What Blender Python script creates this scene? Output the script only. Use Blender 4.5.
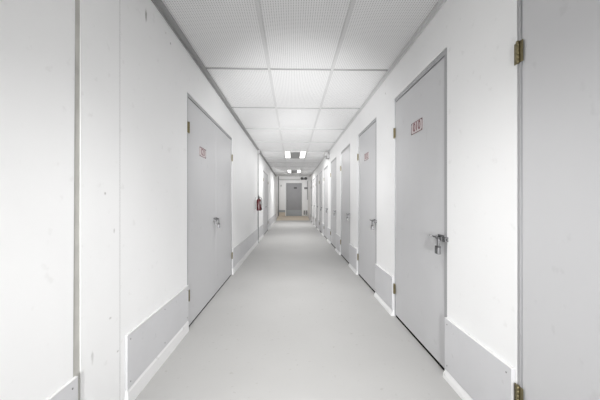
import bpy, bmesh, math, random
from mathutils import Vector, Matrix

random.seed(7)
for o in list(bpy.data.objects):
    bpy.data.objects.remove(o, do_unlink=True)
scene = bpy.context.scene
C = scene.collection

# ------------------------------------------------------------------ camera
CAM_Z = 1.085
cam_d = bpy.data.cameras.new('camera')
cam_d.lens = 18.0
cam_d.sensor_width = 36.0
cam_d.clip_start = 0.02
cam = bpy.data.objects.new('camera', cam_d)
cam.location = (0, 0, CAM_Z)
cam.rotation_euler = (math.radians(90), 0, -math.atan(7.7 / 300))
C.objects.link(cam)
scene.camera = cam

# ------------------------------------------------------------------ world, exposure
w = bpy.data.worlds.new('world')
scene.world = w
w.use_nodes = True
bg = w.node_tree.nodes['Background']
bg.inputs[0].default_value = (0.02, 0.02, 0.02, 1)
bg.inputs[1].default_value = 0.0
vs = scene.view_settings
vs.view_transform = 'Standard'
vs.look = 'None'
vs.gamma = 1.0
vs.use_curve_mapping = False
vs.exposure = 0.0

# ------------------------------------------------------------------ dimensions
XL, XR = -0.871, 0.953          # wall faces
ZC = CAM_Z + 1.267              # ceiling tiles
YB, YE, YV = -3.2, 18.3, 16.0   # back wall, end wall, where the tiled ceiling stops
ZV = 2.62                       # ceiling of the end vestibule
ROW0, BAY = 2.907, 1.2205       # first cross tee in view, tile length
MAINS = (-0.2236, 0.3864)       # main runners
FILL_POWER = 900.0
BACK_FILL_POWER = 1050.0

# ------------------------------------------------------------------ light of the lamps, added ones included
def lamp_light(y, power, spread):
    d = bpy.data.lights.new('ceiling_area_light', 'AREA')
    d.shape = 'RECTANGLE'
    d.size = 0.50
    d.size_y = 1.10
    d.energy = power
    d.spread = math.radians(spread)
    d.color = (1.0, 0.995, 0.985)
    o = bpy.data.objects.new('ceiling_area_light', d)
    o.location = ((MAINS[0] + MAINS[1]) / 2, y, ZC - 0.032)
    C.objects.link(o)
    return o
VEST_POWER = 8.0
LAMP_BAYS = (-2, 0, 4, 8)       # bay k spans ROW0+BAY*k ..
LAMP_POWERS = ((10.6, 98), (8.4, 95), (21.5, 175), (32.0, 175))  # the light in the two nearest bays is added
LAMP_Y = [ROW0 + BAY * (k + 0.5) for k in LAMP_BAYS]

# added unseen fill spots at and behind the camera, brightening ceiling and corridor
def fill_spot(loc, target, power, angle, size=0.12):
    d = bpy.data.lights.new('added_fill_spot', 'SPOT')
    d.energy = power
    d.spot_size = math.radians(angle)
    d.spot_blend = 1.0
    d.shadow_soft_size = size
    o = bpy.data.objects.new('added_fill_spot', d)
    o.location = loc
    o.rotation_euler = (Vector(target) - Vector(loc)).to_track_quat('-Z', 'Y').to_euler()
    C.objects.link(o)
fill_spot((0.05, -0.2, 0.35), (0.09, 5.2, ZC), FILL_POWER, 40)
fill_spot((0.05, -0.2, 0.6), (0.09, 9.0, ZC), FILL_POWER * 2.7, 25)
fill_spot((0.05, -2.6, 1.0), (0.05, 6.0, 0.7), BACK_FILL_POWER, 40)
fill_spot((0.05, -2.6, 0.6), (0.05, 6.0, 0.6), BACK_FILL_POWER * 0.19, 90)

# ------------------------------------------------------------------ materials
def new_mat(name):
    m = bpy.data.materials.new(name)
    m.use_nodes = True
    nt = m.node_tree
    return m, nt, nt.nodes['Principled BSDF']

def paint(name, col, rough=0.5, var=0.03, scale=3.0, bump=0.05, bscale=60.0, metal=0.0,
          specks=0.0, speck_col=(0.25, 0.24, 0.22), speck_scale=14.0, spec=0.5, streak=None):
    m, nt, b = new_mat(name)
    N, L = nt.nodes, nt.links
    tc = N.new('ShaderNodeTexCoord')
    noi = N.new('ShaderNodeTexNoise'); noi.inputs['Scale'].default_value = scale
    noi.inputs['Detail'].default_value = 5
    if streak:
        mp = N.new('ShaderNodeMapping'); mp.inputs['Scale'].default_value = streak
        L.new(tc.outputs['Object'], mp.inputs[0]); L.new(mp.outputs[0], noi.inputs['Vector'])
    else:
        L.new(tc.outputs['Object'], noi.inputs['Vector'])
    ramp = N.new('ShaderNodeValToRGB')
    lo = [max(0, c * (1 - var)) for c in col]; hi = [min(1, c * (1 + var)) for c in col]
    ramp.color_ramp.elements[0].position = 0.3; ramp.color_ramp.elements[0].color = (*lo, 1)
    ramp.color_ramp.elements[1].position = 0.7; ramp.color_ramp.elements[1].color = (*hi, 1)
    L.new(noi.outputs['Fac'], ramp.inputs[0])
    last = ramp.outputs[0]
    if specks > 0:
        n2 = N.new('ShaderNodeTexNoise'); n2.inputs['Scale'].default_value = speck_scale
        n2.inputs['Detail'].default_value = 3
        L.new(tc.outputs['Object'], n2.inputs['Vector'])
        r2 = N.new('ShaderNodeValToRGB')
        r2.color_ramp.elements[0].position = 0.66; r2.color_ramp.elements[0].color = (0, 0, 0, 1)
        r2.color_ramp.elements[1].position = 0.73; r2.color_ramp.elements[1].color = (specks,) * 3 + (1,)
        L.new(n2.outputs['Fac'], r2.inputs[0])
        mx = N.new('ShaderNodeMixRGB'); mx.inputs[2].default_value = (*speck_col, 1)
        L.new(r2.outputs[0], mx.inputs[0]); L.new(last, mx.inputs[1])
        last = mx.outputs[0]
    L.new(last, b.inputs['Base Color'])
    b.inputs['Roughness'].default_value = rough
    b.inputs['Metallic'].default_value = metal
    b.inputs['Specular IOR Level'].default_value = spec
    if bump > 0:
        n3 = N.new('ShaderNodeTexNoise'); n3.inputs['Scale'].default_value = bscale
        n3.inputs['Detail'].default_value = 3
        L.new(tc.outputs['Object'], n3.inputs['Vector'])
        bp = N.new('ShaderNodeBump'); bp.inputs['Strength'].default_value = bump
        bp.inputs['Distance'].default_value = 0.004
        L.new(n3.outputs['Fac'], bp.inputs['Height']); L.new(bp.outputs[0], b.inputs['Normal'])
    return m

def wall_paint(name, col, marks=()):
    """white wall paint with a few scuffs; marks = (y, z, ry, rz, strength) stains with a shape of their own"""
    m = paint(name, col, rough=0.55, var=0.02, scale=1.5, bump=0.08, bscale=35, specks=0.12, speck_scale=17.0,
              speck_col=(0.5, 0.49, 0.47), spec=0.3)
    nt = m.node_tree; N, L = nt.nodes, nt.links
    b = N['Principled BSDF']
    src = b.inputs['Base Color'].links[0].from_socket
    tc = N.new('ShaderNodeTexCoord')
    nz = N.new('ShaderNodeTexNoise'); nz.inputs['Scale'].default_value = 40
    L.new(tc.outputs['Object'], nz.inputs['Vector'])
    for (y, z, ry, rz, s) in marks:
        mp = N.new('ShaderNodeVectorMath'); mp.operation = 'SUBTRACT'; mp.inputs[1].default_value = (0, y, z)
        L.new(tc.outputs['Object'], mp.inputs[0])
        ml = N.new('ShaderNodeVectorMath'); ml.operation = 'MULTIPLY'; ml.inputs[1].default_value = (0, 1.6 / ry, 1.6 / rz)
        L.new(mp.outputs[0], ml.inputs[0])
        ln = N.new('ShaderNodeVectorMath'); ln.operation = 'LENGTH'; L.new(ml.outputs[0], ln.inputs[0])
        ad = N.new('ShaderNodeMath'); ad.operation = 'ADD'
        L.new(ln.outputs['Value'], ad.inputs[0]); L.new(nz.outputs['Fac'], ad.inputs[1])
        mr = N.new('ShaderNodeMapRange'); mr.inputs[1].default_value = 0.9; mr.inputs[2].default_value = 1.6
        mr.inputs[3].default_value = s; mr.inputs[4].default_value = 0
        L.new(ad.outputs[0], mr.inputs[0])
        mx = N.new('ShaderNodeMixRGB'); mx.inputs[2].default_value = (0.22, 0.21, 0.19, 1)
        L.new(mr.outputs[0], mx.inputs[0]); L.new(src, mx.inputs[1])
        src = mx.outputs[0]
    L.new(src, b.inputs['Base Color'])
    return m

def tile_mat():
    """perforated acoustic ceiling tile: a regular grid of small holes"""
    m, nt, b = new_mat('perforated_tile')
    N, L = nt.nodes, nt.links
    tc = N.new('ShaderNodeTexCoord')
    sc = N.new('ShaderNodeVectorMath'); sc.operation = 'SCALE'; sc.inputs['Scale'].default_value = 1 / 0.0165
    L.new(tc.outputs['Object'], sc.inputs[0])
    fr = N.new('ShaderNodeVectorMath'); fr.operation = 'FRACTION'; L.new(sc.outputs[0], fr.inputs[0])
    sb = N.new('ShaderNodeVectorMath'); sb.operation = 'SUBTRACT'; sb.inputs[1].default_value = (0.5, 0.5, 0)
    L.new(fr.outputs[0], sb.inputs[0])
    mu = N.new('ShaderNodeVectorMath'); mu.operation = 'MULTIPLY'; mu.inputs[1].default_value = (1, 1, 0)
    L.new(sb.outputs[0], mu.inputs[0])
    ln = N.new('ShaderNodeVectorMath'); ln.operation = 'LENGTH'; L.new(mu.outputs[0], ln.inputs[0])
    r = N.new('ShaderNodeMapRange'); r.inputs[1].default_value = 0.17; r.inputs[2].default_value = 0.26
    L.new(ln.outputs['Value'], r.inputs[0])
    mx = N.new('ShaderNodeMixRGB')
    mx.inputs[1].default_value = (0.38, 0.38, 0.38, 1); mx.inputs[2].default_value = (0.79, 0.79, 0.79, 1)
    L.new(r.outputs[0], mx.inputs[0]); L.new(mx.outputs[0], b.inputs['Base Color'])
    b.inputs['Roughness'].default_value = 0.55
    return m

def glow_face_mat():
    m = tile_mat()
    m.name = 'perforated_added_glow'
    b = m.node_tree.nodes['Principled BSDF']
    src = b.inputs['Base Color'].links[0].from_socket
    m.node_tree.links.new(src, b.inputs['Emission Color'])
    b.inputs['Emission Strength'].default_value = 0.03  # added glow on an ordinary tile pattern
    return m

def emit(name, col, strength):
    m, nt, b = new_mat(name)
    b.inputs['Base Color'].default_value = (*col, 1)
    b.inputs['Emission Color'].default_value = (*col, 1)
    b.inputs['Emission Strength'].default_value = strength
    return m

def basket_mat():
    m, nt, b = new_mat('perforated_basket')
    N, L = nt.nodes, nt.links
    tc = N.new('ShaderNodeTexCoord')
    ck = N.new('ShaderNodeTexChecker'); ck.inputs['Scale'].default_value = 60
    ck.inputs[1].default_value = (0.30, 0.30, 0.30, 1); ck.inputs[2].default_value = (0.22, 0.22, 0.22, 1)
    L.new(tc.outputs['Object'], ck.inputs[0]); L.new(ck.outputs[0], b.inputs['Base Color'])
    b.inputs['Roughness'].default_value = 0.5
    return m

M = {}
M['wall_l'] = wall_paint('white_wall_paint', (0.90, 0.90, 0.90),
                         [(1.81, CAM_Z + 1.10, 0.02, 0.07, 0.8), (2.17, CAM_Z + 1.12, 0.018, 0.016, 0.6),
                          (2.09, CAM_Z + 1.15, 0.012, 0.014, 0.5), (1.49, CAM_Z - 0.15, 0.010, 0.02, 0.4),
                          (1.42, CAM_Z + 0.03, 0.012, 0.012, 0.5), (1.46, 0.52, 0.02, 0.012, 0.4),
                          (1.52, 0.33, 0.015, 0.010, 0.5), (1.33, 0.40, 0.015, 0.05, 0.3)])
M['wall_r'] = wall_paint('white_wall_paint_right', (0.90, 0.90, 0.90),
                         [(1.70, CAM_Z + 1.19, 0.03, 0.03, 0.6), (3.05, CAM_Z + 1.09, 0.02, 0.02, 0.5)])
M['white'] = paint('white_trim_paint', (0.84, 0.84, 0.84), rough=0.45, var=0.03, specks=0.25, speck_scale=20)
M['floor'] = paint('grey_floor_paint', (0.475, 0.471, 0.463), rough=0.6, var=0.035, scale=1.2, bump=0.05, bscale=25,
                   specks=0.45, speck_col=(0.33, 0.32, 0.30), speck_scale=22)
M['door'] = paint('light_grey_door_paint', (0.585, 0.585, 0.595), rough=0.42, var=0.02, scale=2, bump=0.03, specks=0.15,
                  speck_col=(0.35, 0.35, 0.35), speck_scale=13, streak=(1, 1, 0.35))
M['plate'] = paint('grey_board_paint', (0.64, 0.64, 0.655), rough=0.42, var=0.03, scale=4, bump=0.04, specks=0.2,
                   speck_col=(0.36, 0.36, 0.36), speck_scale=16)
M['frame'] = paint('grey_frame_paint', (0.38, 0.38, 0.39), rough=0.4, var=0.02)
M['angle'] = paint('grey_angle_tee_shade', (0.34, 0.34, 0.34), rough=0.5, var=0.03)
M['tee'] = paint('grid_metal', (0.64, 0.64, 0.64), rough=0.45, var=0.02, bump=0)
M['tile'] = tile_mat()
M['gap'] = paint('beige_joint_filler', (0.50, 0.49, 0.46), rough=0.8, var=0.12, scale=9)
M['enddoor'] = paint('dark_grey_door_paint', (0.27, 0.27, 0.28), rough=0.45, var=0.04)
M['endplate'] = paint('blue_grey_plate', (0.34, 0.36, 0.38), rough=0.4, var=0.04)
M['ply'] = paint('tan_plywood', (0.64, 0.56, 0.46), rough=0.6, var=0.10, scale=3, streak=(1, 8, 8))
M['brass'] = paint('dull_brass', (0.21, 0.18, 0.105), rough=0.42, var=0.15, scale=30, metal=0.9, bump=0)
M['black'] = paint('black_gap_shade', (0.004, 0.004, 0.004), rough=0.95, bump=0, spec=0.05)
M['dark'] = paint('dark_metal', (0.035, 0.035, 0.035), rough=0.4, var=0.1, bump=0)
M['steel'] = paint('zinc_steel', (0.20, 0.20, 0.205), rough=0.42, var=0.08, scale=20, metal=1.0, bump=0)
M['red'] = paint('red_enamel', (0.075, 0.010, 0.013), rough=0.25, var=0.05, bump=0)
M['signred'] = paint('dark_red_print', (0.17, 0.045, 0.05), rough=0.5, var=0.05, bump=0)
M['signface'] = paint('pale_sign_face', (0.60, 0.55, 0.555), rough=0.4, var=0.03, bump=0)
M['lens'] = emit('lit_lens', (1.0, 0.995, 0.98), 3.0)
M['glow_face'] = glow_face_mat()
M['basket'] = basket_mat()
M['greyplastic'] = paint('grey_plastic', (0.24, 0.24, 0.24), rough=0.5, bump=0)

# ------------------------------------------------------------------ mesh helpers
def add_box(bm, x0, x1, y0, y1, z0, z1, bevel=0.0):
    vs_ = [bm.verts.new(p) for p in ((x0, y0, z0), (x1, y0, z0), (x1, y1, z0), (x0, y1, z0),
                                     (x0, y0, z1), (x1, y0, z1), (x1, y1, z1), (x0, y1, z1))]
    fs = [bm.faces.new([vs_[i] for i in f]) for f in ((3, 2, 1, 0), (4, 5, 6, 7), (0, 1, 5, 4), (1, 2, 6, 5), (2, 3, 7, 6), (3, 0, 4, 7))]
    if bevel > 0:
        es = {e for f in fs for e in f.edges}
        bmesh.ops.bevel(bm, geom=list(es), offset=bevel, segments=2, affect='EDGES', profile=0.7)

def add_prism(bm, pts, axis, a0, a1):
    """extrude a 2-D outline along an axis ('x','y','z'); pts are the other two coords in order"""
    def P(u, v, a):
        return {'x': (a, u, v), 'y': (u, a, v), 'z': (u, v, a)}[axis]
    A = [bm.verts.new(P(u, v, a0)) for u, v in pts]
    B = [bm.verts.new(P(u, v, a1)) for u, v in pts]
    n = len(pts)
    bm.faces.new(A); bm.faces.new(B[::-1])
    for i in range(n):
        bm.faces.new([A[i], B[i], B[(i + 1) % n], A[(i + 1) % n]])
    bmesh.ops.recalc_face_normals(bm, faces=bm.faces)

def add_lathe(bm, prof, cx, cy, cz, axis='z', seg=24):
    """prof: (radius, height) rings along the axis"""
    rings = []
    for r, h in prof:
        ring = []
        for i in range(seg):
            a = 2 * math.pi * i / seg
            u, v = r * math.cos(a), r * math.sin(a)
            p = {'z': (cx + u, cy + v, cz + h), 'y': (cx + u, cy + h, cz + v), 'x': (cx + h, cy + u, cz + v)}[axis]
            ring.append(bm.verts.new(p))
        rings.append(ring)
    for a, b in zip(rings, rings[1:]):
        for i in range(seg):
            bm.faces.new([a[i], a[(i + 1) % seg], b[(i + 1) % seg], b[i]])
    bm.faces.new(rings[0][::-1]); bm.faces.new(rings[-1])
    bmesh.ops.recalc_face_normals(bm, faces=bm.faces)

def add_tube(bm, pts, r, seg=12):
    pts = [Vector(p) for p in pts]
    rings = []
    for i, p in enumerate(pts):
        t = (pts[min(i + 1, len(pts) - 1)] - pts[max(i - 1, 0)]).normalized()
        up = Vector((0, 0, 1)) if abs(t.z) < 0.9 else Vector((1, 0, 0))
        a = t.cross(up).normalized(); b = t.cross(a).normalized()
        if rings:  # keep rings aligned
            a = prev - t * prev.dot(t); a.normalize(); b = t.cross(a)
        prev = a
        rings.append([bm.verts.new(p + a * r * math.cos(2 * math.pi * k / seg) + b * r * math.sin(2 * math.pi * k / seg)) for k in range(seg)])
    for A, B in zip(rings, rings[1:]):
        for k in range(seg):
            bm.faces.new([A[k], A[(k + 1) % seg], B[(k + 1) % seg], B[k]])
    bm.faces.new(rings[0][::-1]); bm.faces.new(rings[-1])
    bmesh.ops.recalc_face_normals(bm, faces=bm.faces)

def obj(name, bm, mat, parent=None, smooth=False):
    me = bpy.data.meshes.new(name)
    bm.to_mesh(me); bm.free()
    me.materials.append(M[mat] if isinstance(mat, str) else mat)
    if smooth:
        for p in me.polygons:
            p.use_smooth = True
        try:
            me.set_sharp_from_angle(angle=math.radians(40))
        except Exception:
            pass
    o = bpy.data.objects.new(name, me)
    C.objects.link(o)
    if parent:
        o.parent = parent
    return o

def boxobj(name, dims, mat, parent=None, bevel=0.0):
    bm = bmesh.new(); add_box(bm, *dims, bevel=bevel)
    return obj(name, bm, mat, parent)

def tag(o, label=None, cat=None, group=None, kind=None):
    if label: o['label'] = label
    if cat: o['category'] = cat
    if group: o['group'] = group
    if kind: o['kind'] = kind
    return o

def thing(name, label, cat, loc=(0, 0, 0), group=None, kind=None):
    o = bpy.data.objects.new(name, None)
    o.empty_display_size = 0.1
    o.location = loc
    C.objects.link(o)
    return tag(o, label, cat, group, kind)

def struct(o, label=None, cat=None):
    return tag(o, label, cat, kind='structure')

def dup(root, loc, name=None):
    r = root.copy(); C.objects.link(r); r.location = loc
    if name: r.name = name
    for ch in list(root.children):
        c = ch.copy(); C.objects.link(c); c.parent = r
        for g in list(ch.children):
            d = g.copy(); C.objects.link(d); d.parent = c
    return r

def text_obj(name, body, size, mat, parent, origin, ux, uy, depth=0.0006):
    cu = bpy.data.curves.new(name, 'FONT')
    cu.body = body; cu.size = size; cu.extrude = depth; cu.align_x = 'CENTER'; cu.align_y = 'CENTER'
    cu.offset = size * 0.012
    t = bpy.data.objects.new(name, cu)
    C.objects.link(t)
    dg = bpy.context.evaluated_depsgraph_get(); dg.update()
    me = bpy.data.meshes.new_from_object(t.evaluated_get(dg))
    bpy.data.objects.remove(t, do_unlink=True)
    ux, uy = Vector(ux), Vector(uy)
    n = ux.cross(uy)
    mt = Matrix((ux, uy, n)).transposed().to_4x4()
    mt.translation = Vector(origin)
    me.transform(mt)
    me.materials.clear(); me.materials.append(M[mat])
    o = bpy.data.objects.new(name, me)
    C.objects.link(o); o.parent = parent
    return o

# ------------------------------------------------------------------ openings
RW, RPER, R0 = 0.955, 1.5515, 0.273     # right doors: width, spacing, near edge of the first
RD = [R0 + RPER * i + (0.022 if i == 0 else 0) for i in range(10)]  # near edges, door 0 is the one cut by the frame
RTOP = CAM_Z + 0.945
LD = [2.51, 8.96]                        # left double doors
LW = 1.86
LTOP = CAM_Z + 0.897
GAP0, GAP1 = 1.212, 1.257                # open joint in the left wall
T = 0.14                                 # wall thickness

# ------------------------------------------------------------------ structure
# floor
bm = bmesh.new(); add_box(bm, XL - T, XR + T, YB - T, YE + T, -0.08, 0)
struct(obj('floor', bm, 'floor'), 'grey painted corridor floor', 'floor')

# left wall
bm = bmesh.new()
def wall_seg(bm, x0, x1, y0, y1, z0=0.0, z1=ZC + 0.06):
    add_box(bm, x0, x1, y0, y1, z0, z1)
ys = [YB - T, GAP0]
# first panel, its edge leaning a little
add_prism(bm, [(YB, 0), (GAP0, 0), (GAP0 + 0.018, ZC + 0.06), (YB, ZC + 0.06)], 'x', XL - T, XL)
prev_y = GAP1
for d in LD:
    wall_seg(bm, XL - T, XL, prev_y, d)
    wall_seg(bm, XL - T, XL, d, d + LW, LTOP)
    prev_y = d + LW
wall_seg(bm, XL - T, XL, prev_y, YV)
wall_seg(bm, XL - T, XL, YV, YE, 0, ZV + 0.06)
struct(obj('wall_left', bm, 'wall_l'), 'white left corridor wall', 'wall')
# filler behind the joint
bm = bmesh.new(); add_box(bm, XL - T + 0.01, XL - 0.003, GAP0 + 0.006, GAP1, 0, ZC + 0.05)
struct(obj('trim_1', bm, 'gap'), 'beige recessed joint strip in the left wall', 'trim')

# right wall
bm = bmesh.new()
prev_y = YB
for d in RD:
    wall_seg(bm, XR, XR + T, prev_y, d)
    wall_seg(bm, XR, XR + T, d, d + RW, RTOP)
    prev_y = d + RW
wall_seg(bm, XR, XR + T, prev_y, YV)
wall_seg(bm, XR, XR + T, YV, YE, 0, ZV + 0.06)
struct(obj('wall_right', bm, 'wall_r'), 'white right corridor wall', 'wall')

# back wall and end wall (with the opening of the end door)
EDX0, EDX1, EDZ0, EDZ1 = -0.376, 0.583, 0.11, 2.12
boxo = boxobj('wall_back', (XL - T, XR + T, YB - T, YB, 0, ZC + 0.06), 'wall_r'); struct(boxo, 'white wall behind the camera', 'wall')
bm = bmesh.new()
add_box(bm, XL - T, EDX0 - 0.05, YE, YE + T, 0, ZV + 0.06)
add_box(bm, EDX1 + 0.05, XR + T, YE, YE + T, 0, ZV + 0.06)
add_box(bm, EDX0 - 0.05, EDX1 + 0.05, YE, YE + T, EDZ1 + 0.05, ZV + 0.06)
add_box(bm, EDX0 - 0.05, EDX1 + 0.05, YE, YE + T, 0, EDZ0)
struct(obj('wall_end', bm, 'wall_r'), 'white end wall of the corridor', 'wall')

# ceiling tiles: every tile sags a few millimetres between the runners
bm = bmesh.new()
xs = [XL, MAINS[0], MAINS[1], XR]
k0 = -5
k1 = int(math.ceil((YV - ROW0) / BAY))
for k in range(k0, k1):
    y0 = max(YB, ROW0 + BAY * k); y1 = min(YV, ROW0 + BAY * (k + 1))
    for c in range(3):
        if c == 1 and k in LAMP_BAYS:
            continue
        sag = random.uniform(0.003, 0.008)
        nx, ny = 6, 10
        g = [[None] * (ny + 1) for _ in range(nx + 1)]
        for i in range(nx + 1):
            for j in range(ny + 1):
                u, v = i / nx, j / ny
                z = ZC + 0.004 - sag * 16 * u * (1 - u) * v * (1 - v)
                g[i][j] = bm.verts.new((xs[c] + (xs[c + 1] - xs[c]) * u, y0 + (y1 - y0) * v, z))
        for i in range(nx):
            for j in range(ny):
                f = bm.faces.new([g[i][j], g[i][j + 1], g[i + 1][j + 1], g[i + 1][j]])
                f.smooth = True
# body above the tiles
add_box(bm, XL - T, XR + T, YB - T, YV, ZC + 0.10, ZC + 0.14)
add_box(bm, XL, XR, YV - 0.02, YV, ZC - 0.012, ZV + 0.10)
add_box(bm, XL - T, XR + T, YV - 0.02, YE + T, ZV, ZV + 0.10)
struct(obj('ceiling', bm, 'tile'), 'suspended ceiling of perforated tiles', 'ceiling')

# ceiling grid
bm = bmesh.new()
for x in MAINS:
    add_box(bm, x - 0.012, x + 0.012, YB, YV - 0.02, ZC - 0.006, ZC + 0.002)
    add_box(bm, x - 0.002, x + 0.002, YB, YV - 0.02, ZC + 0.002, ZC + 0.04)
struct(obj('trim_2', bm, 'tee'), 'grey main runners of the ceiling grid', 'trim')
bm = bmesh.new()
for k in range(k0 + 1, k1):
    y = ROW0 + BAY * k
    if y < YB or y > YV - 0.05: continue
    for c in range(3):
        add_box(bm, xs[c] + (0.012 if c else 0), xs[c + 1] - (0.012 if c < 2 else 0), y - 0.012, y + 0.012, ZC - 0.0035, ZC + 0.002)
struct(obj('trim_6', bm, 'angle'), 'cross tees of the ceiling grid, painted dark grey for shade', 'trim')  # darker than the runners: their shade is put into the colour
# wall angles
bm = bmesh.new()
add_box(bm, XL, XL + 0.006, YB, YV - 0.02, ZC - 0.035, ZC - 0.006)
add_box(bm, XL, XL + 0.044, YB, YV - 0.02, ZC - 0.010, ZC - 0.004)
struct(obj('trim_3', bm, 'angle'), 'grey wall angle along the left edge of the ceiling', 'trim')
bm = bmesh.new()
add_box(bm, XR - 0.006, XR, YB, YV - 0.02, ZC - 0.035, ZC - 0.004)
add_box(bm, XR - 0.022, XR, YB, YV - 0.02, ZC - 0.006, ZC - 0.002)
struct(obj('trim_4', bm, 'tee'), 'white wall angle along the right edge of the ceiling', 'trim')
# panel seam batten on the left wall (fine raised line)
bm = bmesh.new(); add_box(bm, XL - 0.002, XL + 0.0004, 1.538, 1.5395, 0.07, ZC - 0.035)
struct(obj('trim_5', bm, 'greyplastic'), 'fine panel seam on the left wall', 'trim')

# baseboards between the doors (bevelled white strips)
def board_runs(openings, width, y0, y1):
    runs, p = [], y0
    for d in openings:
        if d > p: runs.append((p, d))
        p = d + width
    runs.append((p, y1))
    return runs
RR = board_runs(RD, RW, YB, 15.9)
LR = board_runs(LD, LW, GAP1 + 0.01, 15.9)
bm = bmesh.new()
for a, b in RR:
    add_prism(bm, [(XR, 0), (XR - 0.030, 0), (XR - 0.026, 0.022), (XR - 0.010, 0.052), (XR, 0.052)], 'y', a + 0.004, b - 0.004)
struct(obj('baseboard_right', bm, 'white'), 'white skirting strip along the right wall', 'baseboard')
bm = bmesh.new()
for a, b in [(1.585, LD[0])] + LR[1:] + [(YB, GAP0 - 0.01)]:
    add_prism(bm, [(XL, 0), (XL + 0.016, 0), (XL + 0.014, 0.075), (XL + 0.006, 0.092), (XL, 0.092)], 'y', a + 0.004, b - 0.004)
struct(obj('baseboard_left', bm, 'white'), 'white skirting strip along the left wall', 'baseboard')

# ------------------------------------------------------------------ doors
def hinge_bm(xf, sgn, y, z, h=0.089):
    """butt hinge seen closed: two leaves and the knuckle barrel; sgn = direction into the corridor"""
    bm = bmesh.new()
    a, b = sorted((xf, xf + sgn * 0.003))
    add_box(bm, a, b, y + 0.0045, y + 0.024, z - h / 2, z + h / 2, bevel=0.0008)
    add_box(bm, a, b, y - 0.024, y - 0.0045, z - h / 2, z + h / 2, bevel=0.0008)
    n = 5
    for i in range(n):
        z0 = z - h / 2 + h * i / n
        add_lathe(bm, [(0.0062, 0.0006), (0.0068, 0.0014), (0.0068, h / n - 0.0014), (0.0062, h / n - 0.0006)], xf + sgn * 0.006, y, z0, 'z', 14)
    for zz in (z + h / 2, z - h / 2 - 0.004):
        add_lathe(bm, [(0.003, 0), (0.0058, 0.001), (0.0058, 0.003), (0.003, 0.004)], xf + sgn * 0.006, y, zz, 'z', 12)
    return bm

def hasp(parent, xf, sgn, yedge, z, ydir):
    """slide-bolt hasp: back plate on the leaf, bolt rod across to the keeper on the frame, drop handle"""
    bm = bmesh.new()
    def bx(d0, d1, s0, s1, z0, z1, bv=0.001):
        a, b = sorted((xf + sgn * d0, xf + sgn * d1)); c, d = sorted((yedge + ydir * s0, yedge + ydir * s1))
        add_box(bm, a, b, c, d, z0, z1, bevel=bv)
    bx(0.0, 0.003, 0.038, 0.120, z - 0.021, z + 0.021)
    for s in (0.042, 0.108):
        bx(0.003, 0.022, s - 0.006, s + 0.006, z - 0.011, z + 0.011, 0.002)
    h = obj('hasp', bm, 'steel', parent)
    bm = bmesh.new()
    add_tube(bm, [(xf + sgn * 0.014, yedge + ydir * 0.004, z), (xf + sgn * 0.014, yedge + ydir * 0.148, z)], 0.0062)
    add_tube(bm, [(xf + sgn * 0.014, yedge + ydir * 0.135, z), (xf + sgn * 0.030, yedge + ydir * 0.142, z + 0.004), (xf + sgn * 0.044, yedge + ydir * 0.147, z + 0.010)], 0.005)
    obj('bolt', bm, 'steel', h, True)
    bm = bmesh.new()
    bx(0.014, 0.020, 0.066, 0.092, z - 0.050, z - 0.004, 0.002)
    bx(0.003, 0.014, 0.066, 0.092, z - 0.020, z - 0.008, 0.001)
    obj('drop_handle', bm, 'steel', h)
    bm = bmesh.new()
    bx(-0.002, 0.002, -0.022, 0.014, z - 0.021, z + 0.021)
    bx(0.002, 0.024, -0.012, 0.008, z - 0.014, z - 0.007)
    bx(0.002, 0.024, -0.012, 0.008, z + 0.007, z + 0.014)
    bx(0.020, 0.024, -0.012, 0.008, z - 0.014, z + 0.014)
    obj('keeper', bm, 'steel', h)
    return h

def padlock(x, y, z, label, sgn):
    """padlock hanging: z is the top of the shackle bow"""
    t = thing('padlock', label, 'padlock', (x, y, z), 'padlocks hanging from the door hasps')
    bm = bmesh.new()
    pts = [(0, -0.013, -0.058)]
    for i in range(9):
        a = math.pi * i / 8
        pts.append((0, -0.013 * math.cos(a), -0.013 + 0.013 * math.sin(a)))
    pts.append((0, 0.013, -0.058))
    add_tube(bm, pts, 0.0042)
    obj('shackle', bm, 'steel', t, True)
    bm = bmesh.new(); add_box(bm, -0.010, 0.010, -0.021, 0.021, -0.064, -0.056, bevel=0.002)
    obj('bumper', bm, 'dark', t)
    bm = bmesh.new(); add_box(bm, -0.011, 0.011, -0.0215, 0.0215, -0.106, -0.063, bevel=0.004)
    b = obj('lock_body', bm, 'steel', t)
    bm = bmesh.new(); add_lathe(bm, [(0.006, 0), (0.006, 0.002)], 0, 0, -0.1075, 'z', 14)
    obj('keyway', bm, 'dark', b)
    return t

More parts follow.
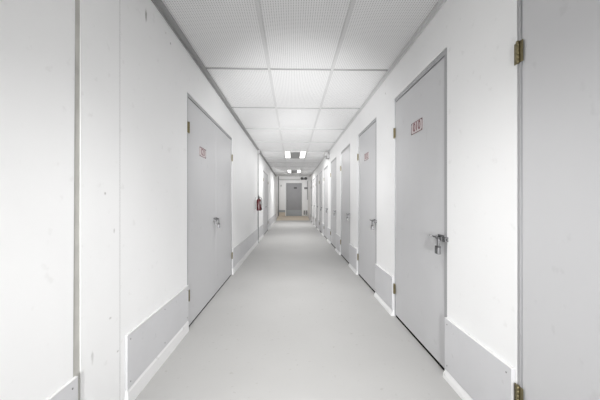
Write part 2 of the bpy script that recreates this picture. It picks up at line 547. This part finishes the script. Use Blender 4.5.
def sign(parent, xf, sgn, yc, zc, body, wd=0.20, ht=0.088):
    a, b = sorted((xf, xf + sgn * 0.003))
    bm = bmesh.new(); add_box(bm, a, b, yc - wd / 2, yc + wd / 2, zc - ht / 2, zc + ht / 2, bevel=0.0006)
    s = obj('number_sign', bm, 'signface', parent)
    bm = bmesh.new(); e = 0.0045
    a, b = sorted((xf + sgn * 0.002, xf + sgn * 0.0042))
    add_box(bm, a, b, yc - wd / 2, yc + wd / 2, zc + ht / 2 - e, zc + ht / 2)
    add_box(bm, a, b, yc - wd / 2, yc + wd / 2, zc - ht / 2, zc - ht / 2 + e)
    add_box(bm, a, b, yc - wd / 2, yc - wd / 2 + e, zc - ht / 2 + e, zc + ht / 2 - e)
    add_box(bm, a, b, yc + wd / 2 - e, yc + wd / 2, zc - ht / 2 + e, zc + ht / 2 - e)
    obj('sign_border', bm, 'signred', s)
    text_obj('lettering', body, 0.092, 'signred', s, (xf + sgn * 0.0035, yc, zc + 0.001), (0, 1 if sgn > 0 else -1, 0), (0, 0, 1))
    for dy in (-1, 1):
        for dz in (-1, 1):
            bm = bmesh.new()
            add_lathe(bm, [(0.0065, 0), (0.0055, 0.002), (0.003, 0.003)] if sgn > 0 else [(0.003, -0.003), (0.0055, -0.002), (0.0065, 0)],
                      xf + sgn * 0.0035, yc + dy * (wd / 2 - 0.006), zc + dz * (ht / 2 - 0.006), 'x', 12)
            obj('screw', bm, 'dark', s)
    return s

FW = 0.035      # near jamb and head
FF = 0.020      # hinge jamb
def right_door(name, y, label):
    """door in the right wall, near edge at world y; hinged on its far side"""
    t = thing(name, label, 'door', (0, y, 0), kind='structure')
    xf = XR + 0.001
    bm = bmesh.new()
    for (a, b) in ((0.005, FW), (RW - FF, RW - 0.003)):
        add_box(bm, xf, XR + 0.10, a, b, 0, RTOP - 0.006, bevel=0.0015)
    add_box(bm, xf, XR + 0.10, FW, RW - FF, RTOP - FW, RTOP - 0.006, bevel=0.0015)
    add_box(bm, xf + 0.055, XR + 0.09, FW, FW + 0.012, 0, RTOP - FW)
    add_box(bm, xf + 0.055, XR + 0.09, RW - FF - 0.012, RW - FF, 0, RTOP - FW)
    obj('frame', bm, 'frame', t)
    bm = bmesh.new(); add_box(bm, xf + 0.004, xf + 0.046, FW + 0.007, RW - FF - 0.004, 0.024, RTOP - FW - 0.008, bevel=0.0012)
    obj('door_leaf', bm, 'door', t)
    boxobj('gap_shade', (xf + 0.008, xf + 0.040, FW + 0.004, RW - FF - 0.003, 0.002, 0.023), 'black', t)  # black strip paints the dark gap under the leaf
    for z in (CAM_Z + 0.62, CAM_Z - 0.825):
        obj('hinge', hinge_bm(XR - 0.0005, -1, RW - 0.013, z), 'brass', t, True)
    hasp(t, xf + 0.002, -1, -0.004, 0.842, 1)
    return t

RN = ['nearest right door, cut by the right edge of the photo', 'right door with a large red bordered number sign and a padlock',
      'right door with a small red sign, second with a number', 'grey door next beyond the two signed right doors',
      'fifth grey door along the right wall', 'sixth grey door along the right wall', 'seventh grey door along the right wall',
      'eighth grey door along the right wall', 'ninth grey door along the right wall', 'farthest grey door along the right wall']
first = right_door('door_1', RD[0], RN[0])
rdoors = [first]
for i in range(1, len(RD)):
    d = dup(first, (0, RD[i], 0), 'door_%d' % (i + 1))
    d['label'] = RN[i]
    rdoors.append(d)
xfR = XR + 0.005
sign(rdoors[1], xfR, -1, 0.457, CAM_Z + 0.563, '010')
sign(rdoors[2], xfR, -1, 0.470, CAM_Z + 0.560, '012')
PL = ['steel padlock on the right door with the large bordered number sign', 'steel padlock on the right door with the small red sign',
      'small padlock on the third right door, beyond the two signed ones', 'small padlock on the fourth padlocked right door',
      'tiny padlock on the fifth padlocked right door', 'tiny padlock on the farthest padlocked right door']
for i in range(1, 7):
    padlock(XR - 0.003 - 0.034, RD[i] - 0.004 + 0.045, 0.852, PL[i - 1], -1)

def left_door(name, y, label):
    t = thing(name, label, 'door', (0, y, 0), kind='structure')
    xf = XL - 0.001
    bm = bmesh.new()
    for (a, b) in ((0.004, 0.022), (LW - 0.022, LW - 0.004)):
        add_box(bm, XL - 0.10, xf, a, b, 0, LTOP - 0.006, bevel=0.0015)
    add_box(bm, XL - 0.10, xf, 0.022, LW - 0.022, LTOP - 0.03, LTOP - 0.006, bevel=0.0015)
    obj('frame', bm, 'frame', t)
    mid = 0.963
    for (a, b) in ((0.026, mid - 0.002), (mid + 0.002, LW - 0.026)):
        bm = bmesh.new(); add_box(bm, xf - 0.046, xf - 0.005, a, b, 0.018, LTOP - 0.038, bevel=0.0012)
        obj('door_leaf', bm, 'door', t)
        boxobj('gap_shade', (xf - 0.040, xf - 0.009, a, b, 0.002, 0.017), 'black', t)  # darkness below the leaf, painted as a black strip
    for yy in (0.024, LW - 0.024):
        for z in (CAM_Z + 0.607, CAM_Z - 0.80):
            obj('hinge', hinge_bm(XL + 0.0005, 1, yy, z), 'brass', t, True)
    hasp(t, xf - 0.003, 1, mid, 0.866, -1)
    return t
ld = left_door('door_11', LD[0], 'double grey left door with a red number sign, nearest the camera')
ld2 = dup(ld, (0, LD[1], 0), 'door_12')
ld2['label'] = 'double grey left door beyond the fire extinguisher'
sign(ld, XL - 0.006 + 0.0005, 1, 0.445, CAM_Z + 0.462, '121')
padlock(XL + 0.003 + 0.032, LD[0] + 0.963 - 0.045, 0.876, 'steel padlock at the meeting edge of the near left double door', 1)

# ------------------------------------------------------------------ kick boards
def kick(xw, sgn, y0, y1, z0, z1, label):
    t = thing('kick_board', label, 'kick board', (0, y0, 0), 'grey kick boards along the walls')
    th = 0.018 if sgn < 0 else 0.013
    a, b = sorted((xw + sgn * 0.001, xw + sgn * th))
    L_ = y1 - y0
    bm = bmesh.new(); add_box(bm, a, b, 0, L_, z0, z1, bevel=0.001)
    obj('panel', bm, 'plate', t)
    # white strip paints the light along the top edge
    bm = bmesh.new()
    add_box(bm, a, b, 0, L_, z1, z1 + 0.0025)
    obj('lit_top_edge', bm, 'white', t)
    n = max(2, min(8, int(L_ / 0.45) + 1))
    for i in range(n):
        yy = 0.03 + (L_ - 0.06) * i / (n - 1)
        for zz in (z0 + 0.03, z1 - 0.03):
            bm = bmesh.new()
            add_lathe(bm, [(0.004, 0), (0.004, sgn * 0.0012), (0.002, sgn * 0.0016)], xw + sgn * th, yy, zz, 'x', 10)
            obj('screw_head', bm, 'greyplastic', t)
    return t
names_r = ['grey kick board between the nearest and second right doors', 'grey kick board between the two right doors with number signs',
           'grey kick board on the right wall, just beyond the small red sign door', 'fourth grey kick board along the right wall',
           'fifth grey kick board along the right wall', 'sixth grey kick board along the right wall', 'seventh grey kick board along the right wall',
           'eighth grey kick board along the right wall', 'ninth grey kick board along the right wall', 'farthest grey kick board on the right wall']
for (a, b), nm in zip(RR[1:], names_r):
    kick(XR, -1, a + 0.008, b - 0.004, 0.053, 0.362, nm)
kick(XL, 1, -0.9, GAP0 + 0.012, 0.093, 0.378, 'grey kick board on the left wall, cut by the lower left corner of the photo')
kick(XL, 1, 1.585, LD[0] - 0.006, 0.093, 0.378, 'grey kick board on the left wall before the near double door')
kick(XL, 1, LD[0] + LW + 0.006, 5.945, 0.093, 0.378, 'grey kick board on the left wall right after the near double door')
kick(XL, 1, 5.948, 7.52, 0.093, 0.378, 'grey kick board on the left wall ending below the fire extinguisher')
kick(XL, 1, 7.62, LD[1] - 0.006, 0.093, 0.378, 'grey kick board on the left wall just beyond the fire extinguisher')
kick(XL, 1, LD[1] + LW + 0.006, 13.3, 0.093, 0.378, 'grey kick board on the left wall beyond the far double door')
kick(XL, 1, 13.303, 15.9, 0.093, 0.378, 'last grey kick board on the left wall before the ramp')

# ------------------------------------------------------------------ ceiling lights
def troffer(k, label):
    y0 = ROW0 + BAY * k + 0.014; y1 = ROW0 + BAY * (k + 1) - 0.014
    x0, x1 = MAINS[0] + 0.014, MAINS[1] - 0.014
    yc = (y0 + y1) / 2; xc = (x0 + x1) / 2
    t = thing('ceiling_light', label, 'ceiling light', (xc, yc, ZC), 'ceiling lights')
    hw, hl = (x1 - x0) / 2, (y1 - y0) / 2
    bm = bmesh.new()
    add_box(bm, -hw, -hw + 0.02, -hl, hl, -0.006, 0.06); add_box(bm, hw - 0.02, hw, -hl, hl, -0.006, 0.06)
    add_box(bm, -hw + 0.02, hw - 0.02, -hl, -hl + 0.02, -0.006, 0.06); add_box(bm, -hw + 0.02, hw - 0.02, hl - 0.02, hl, -0.006, 0.06)
    add_box(bm, -hw, hw, -hl, hl, 0.06, 0.07)
    obj('housing', bm, 'tee', t)
    for s in (-1, 1):
        a, b = sorted((s * 0.145, s * (hw - 0.02)))
        bm = bmesh.new(); add_box(bm, a, b, -hl + 0.02, hl - 0.02, -0.004, 0.004)
        obj('lens', bm, 'lens', t)
    bm = bmesh.new()
    prof = [(-0.145, 0.0), (-0.135, -0.016), (-0.10, -0.024), (0.10, -0.024), (0.135, -0.016), (0.145, 0.0)]
    add_prism(bm, prof, 'y', -hl + 0.02, hl - 0.02)
    obj('basket', bm, 'basket', t)
    return t
def glow_tile(k, label):
    """a perforated tile with an added glow, flush with the other tiles"""
    y0 = ROW0 + BAY * k + 0.012; y1 = ROW0 + BAY * (k + 1) - 0.012
    x0, x1 = MAINS[0] + 0.012, MAINS[1] - 0.012
    t = thing('ceiling_light', label, 'ceiling light', ((x0 + x1) / 2, (y0 + y1) / 2, ZC), 'ceiling lights')
    hw, hl = (x1 - x0) / 2, (y1 - y0) / 2
    bm = bmesh.new()
    add_box(bm, -hw, hw, -hl, hl, 0.012, 0.05)
    obj('housing', bm, 'tee', t)
    bm = bmesh.new()
    add_box(bm, -hw, hw, -hl, hl, -0.002, 0.010)
    obj('glow_face', bm, 'glow_face', t)
glow_tile(0, 'flat tile with an added glow in the middle of the ceiling, nearest bright tile')
for k, nm in zip((-2, 4, 8), ('added lit ceiling light, out of view near the camera', 'nearer of the two lit ceiling lights with grey centre baskets',
                             'farther of the two lit ceiling lights, near the corridor end')):
    troffer(k, nm)  # the one nearest the camera is added and stays out of view
for y, p in zip(LAMP_Y, LAMP_POWERS):
    lamp_light(y, *p)
vest_fill = lamp_light(17.0, VEST_POWER, 170)  # added fill light without a body, hidden above the end vestibule
vest_fill.location.z = ZV - 0.03

# ------------------------------------------------------------------ conduit at the far joint, extinguisher
t = thing('conduit', 'grey vertical conduit on the left wall beside the fire extinguisher', 'conduit', (XL + 0.014, 7.57, 0), None)
bm = bmesh.new(); add_tube(bm, [(0, 0, 0.0), (0, 0, ZC - 0.10)], 0.013, 12)
obj('pipe', bm, 'greyplastic', t, True)
bm = bmesh.new(); add_box(bm, -0.013, 0.045, -0.05, 0.05, ZC - 0.11, ZC - 0.015, bevel=0.004)
obj('junction_box', bm, 'greyplastic', t)

EX = (XL + 0.085, 7.08, 0.835)
t = thing('fire_extinguisher', 'red fire extinguisher hung on the left wall', 'fire extinguisher', EX)
bm = bmesh.new()
add_lathe(bm, [(0.045, 0), (0.055, 0.006), (0.057, 0.02), (0.057, 0.225), (0.052, 0.25), (0.038, 0.270), (0.020, 0.280), (0.018, 0.292)], 0, 0, 0, 'z', 28)
body = obj('cylinder', bm, 'red', t, True)
bm = bmesh.new()
add_lathe(bm, [(0.0575, 0.15), (0.0578, 0.152), (0.0578, 0.213), (0.0575, 0.215)], 0, 0, 0, 'z', 28)
for f in list(bm.faces):
    c = f.calc_center_median()
    if c.x < 0.02 or len(f.verts) > 4 or c.y > 0.02: bm.faces.remove(f)
obj('label_band', bm, 'greyplastic', body, True)
bm = bmesh.new()
add_lathe(bm, [(0.016, 0.29), (0.018, 0.296), (0.018, 0.318), (0.012, 0.324)], 0, 0, 0, 'z', 16)
add_box(bm, -0.012, 0.012, -0.075, 0.025, 0.324, 0.332, bevel=0.002)
add_prism(bm, [(-0.075, 0.350), (-0.07, 0.356), (0.02, 0.340), (0.02, 0.332)], 'x', -0.010, 0.010)
obj('valve_handle', bm, 'dark', t)
bm = bmesh.new()
add_tube(bm, [(0.016, 0.0, 0.308), (0.05, 0.01, 0.30), (0.068, 0.015, 0.26), (0.070, 0.016, 0.15), (0.068, 0.014, 0.06)], 0.008, 10)
add_lathe(bm, [(0.009, 0.0), (0.013, -0.04)], 0.068, 0.014, 0.062, 'z', 12)
obj('hose', bm, 'dark', t, True)
bm = bmesh.new()
add_box(bm, -0.085, -0.080, -0.03, 0.03, 0.03, 0.31, bevel=0.001)
add_box(bm, -0.080, -0.010, -0.006, 0.006, 0.296, 0.302)
obj('wall_bracket', bm, 'steel', t)

# ------------------------------------------------------------------ emergency light on the right wall
t = thing('emergency_light', 'grey emergency light high on the right wall beside a door head', 'emergency light', (XR, 7.75, CAM_Z + 1.07))
bm = bmesh.new(); add_box(bm, -0.075, 0.0, -0.13, 0.13, 0.0, 0.10, bevel=0.008)
obj('case', bm, 'greyplastic', t)
for s in (-1, 1):
    bm = bmesh.new()
    add_lathe(bm, [(0.018, 0.05), (0.035, 0.03), (0.050, -0.02), (0.050, -0.03), (0.044, -0.032)], -0.075, s * 0.075, 0.12, 'y', 20)
    add_tube(bm, [(-0.04, s * 0.075, 0.095), (-0.055, s * 0.075, 0.12), (-0.07, s * 0.075, 0.12)], 0.010, 10)
    obj('lamp_head', bm, 'greyplastic', t, True)

# ------------------------------------------------------------------ end of the corridor
bm = bmesh.new()
add_prism(bm, [(YV - 0.05, 0.0), (YV + 1.1, 0.11), (YE, 0.11), (YE, 0.0)], 'x', XL + 0.018, XR - 0.035)
tag(obj('ramp', bm, 'ply'), 'tan wooden ramp up to the end door', 'ramp')

t = thing('door_13', 'dark grey door in the end wall', 'door', ((EDX0 + EDX1) / 2, YE, EDZ0), kind='structure')
hw = (EDX1 - EDX0) / 2; hh = EDZ1 - EDZ0
bm = bmesh.new()
add_box(bm, -hw - 0.05, -hw, -0.015, 0.10, 0, hh + 0.05); add_box(bm, hw, hw + 0.05, -0.015, 0.10, 0, hh + 0.05)
add_box(bm, -hw, hw, -0.015, 0.10, hh, hh + 0.05)
obj('frame', bm, 'white', t)
bm = bmesh.new(); add_box(bm, -hw + 0.004, hw - 0.004, 0.0, 0.045, 0.01, hh - 0.005, bevel=0.002)
leaf = obj('door_leaf', bm, 'enddoor', t)
bm = bmesh.new(); add_box(bm, -hw + 0.02, hw - 0.02, -0.003, 0.0, 0.02, 0.36)
obj('kick_plate', bm, 'endplate', t)
bm = bmesh.new(); add_box(bm, -0.005, 0.175, -0.004, 0.0, 1.66, 1.76)
obj('door_sign', bm, 'dark', t)
bm = bmesh.new()
add_lathe(bm, [(0.028, 0), (0.026, -0.012), (0.012, -0.02), (0.012, -0.045), (0.026, -0.055), (0.028, -0.07), (0.018, -0.078)], -hw + 0.07, 0, 0.93, 'y', 18)
obj('knob', bm, 'steel', t, True)

# boards on the end wall left of the door
tag(boxobj('kick_board', (XL + 0.02, EDX0 - 0.055, YE - 0.018, YE, 0.34, 0.47), 'endplate', None, 0.001),
    'grey board on the end wall left of the end door', 'kick board', 'grey kick boards along the walls')
tag(boxobj('wooden_board', (XL + 0.02, EDX0 - 0.055, YE - 0.022, YE, 0.11, 0.34), 'ply', None, 0.001),
    'tan wooden board low on the end wall left of the end door', 'board')
# light switch left of the end door
t = thing('light_switch', 'small light switch on the end wall left of the end door', 'light switch', (-0.68, YE, CAM_Z + 0.87))
boxobj('cover_plate', (-0.05, 0.05, -0.012, 0, -0.06, 0.06), 'tee', t, 0.003)
boxobj('toggle', (-0.012, 0.012, -0.03, -0.012, -0.02, 0.02), 'greyplastic', t, 0.002)
# twin head emergency light above the end door
t = thing('emergency_light', 'black twin-head emergency light above and right of the end door', 'emergency light', (0.70, YE, CAM_Z + 1.25))
boxobj('case', (-0.16, 0.16, -0.08, 0, -0.02, 0.10), 'greyplastic', t, 0.006)
for s in (-1, 1):
    bm = bmesh.new()
    add_lathe(bm, [(0.03, 0.0), (0.06, -0.03), (0.085, -0.09), (0.085, -0.11), (0.07, -0.115)], s * 0.12, -0.07, 0.05, 'y', 20)
    obj('lamp_head', bm, 'dark', t, True)
# horizontal pipe above the end door
bm = bmesh.new(); add_tube(bm, [(XL + 0.08, YE - 0.05, CAM_Z + 1.24), (0.50, YE - 0.05, CAM_Z + 1.24)], 0.04, 14)
bmesh.ops.recalc_face_normals(bm, faces=bm.faces)
tag(obj('pipe', bm, 'tee', None, True), 'pale horizontal pipe above the end door', 'pipe')
# alarm box + conduit on the right of the end door
t = thing('alarm_box', 'dark alarm box on the end wall right of the end door', 'alarm box', (0.83, YE, CAM_Z + 0.72))
boxobj('case', (-0.10, 0.10, -0.07, 0, -0.055, 0.055), 'dark', t, 0.006)
boxobj('cover', (-0.085, 0.085, -0.076, -0.07, -0.04, 0.04), 'greyplastic', t, 0.002)
bm = bmesh.new(); add_tube(bm, [(0.925, YE - 0.025, 1.10), (0.925, YE - 0.025, 2.25)], 0.016, 10)
tag(obj('conduit', bm, 'greyplastic', None, True), 'thin vertical conduit at the right corner of the end wall', 'conduit')
bm = bmesh.new(); add_tube(bm, [(XL + 0.04, YE - 0.08, 0.115), (XL + 0.04, YE - 0.08, 2.58)], 0.025, 12)
tag(obj('pipe', bm, 'greyplastic', None, True), 'dark vertical pipe in the left corner at the corridor end', 'pipe')
# wall heater right of the end door
t = thing('wall_heater', 'white wall heater with two dark grilles right of the end door', 'heater', (0.80, YE, 0.16))
bm = bmesh.new()
add_box(bm, -0.135, 0.135, -0.06, 0, 0, 0.32, bevel=0.006)
obj('case', bm, 'white', t)
for s in (-0.062, 0.062):
    bm = bmesh.new()
    for i in range(9):
        add_box(bm, s - 0.045, s + 0.045, -0.066, -0.058, 0.04 + i * 0.028, 0.058 + i * 0.028)
    obj('grille', bm, 'dark', t)
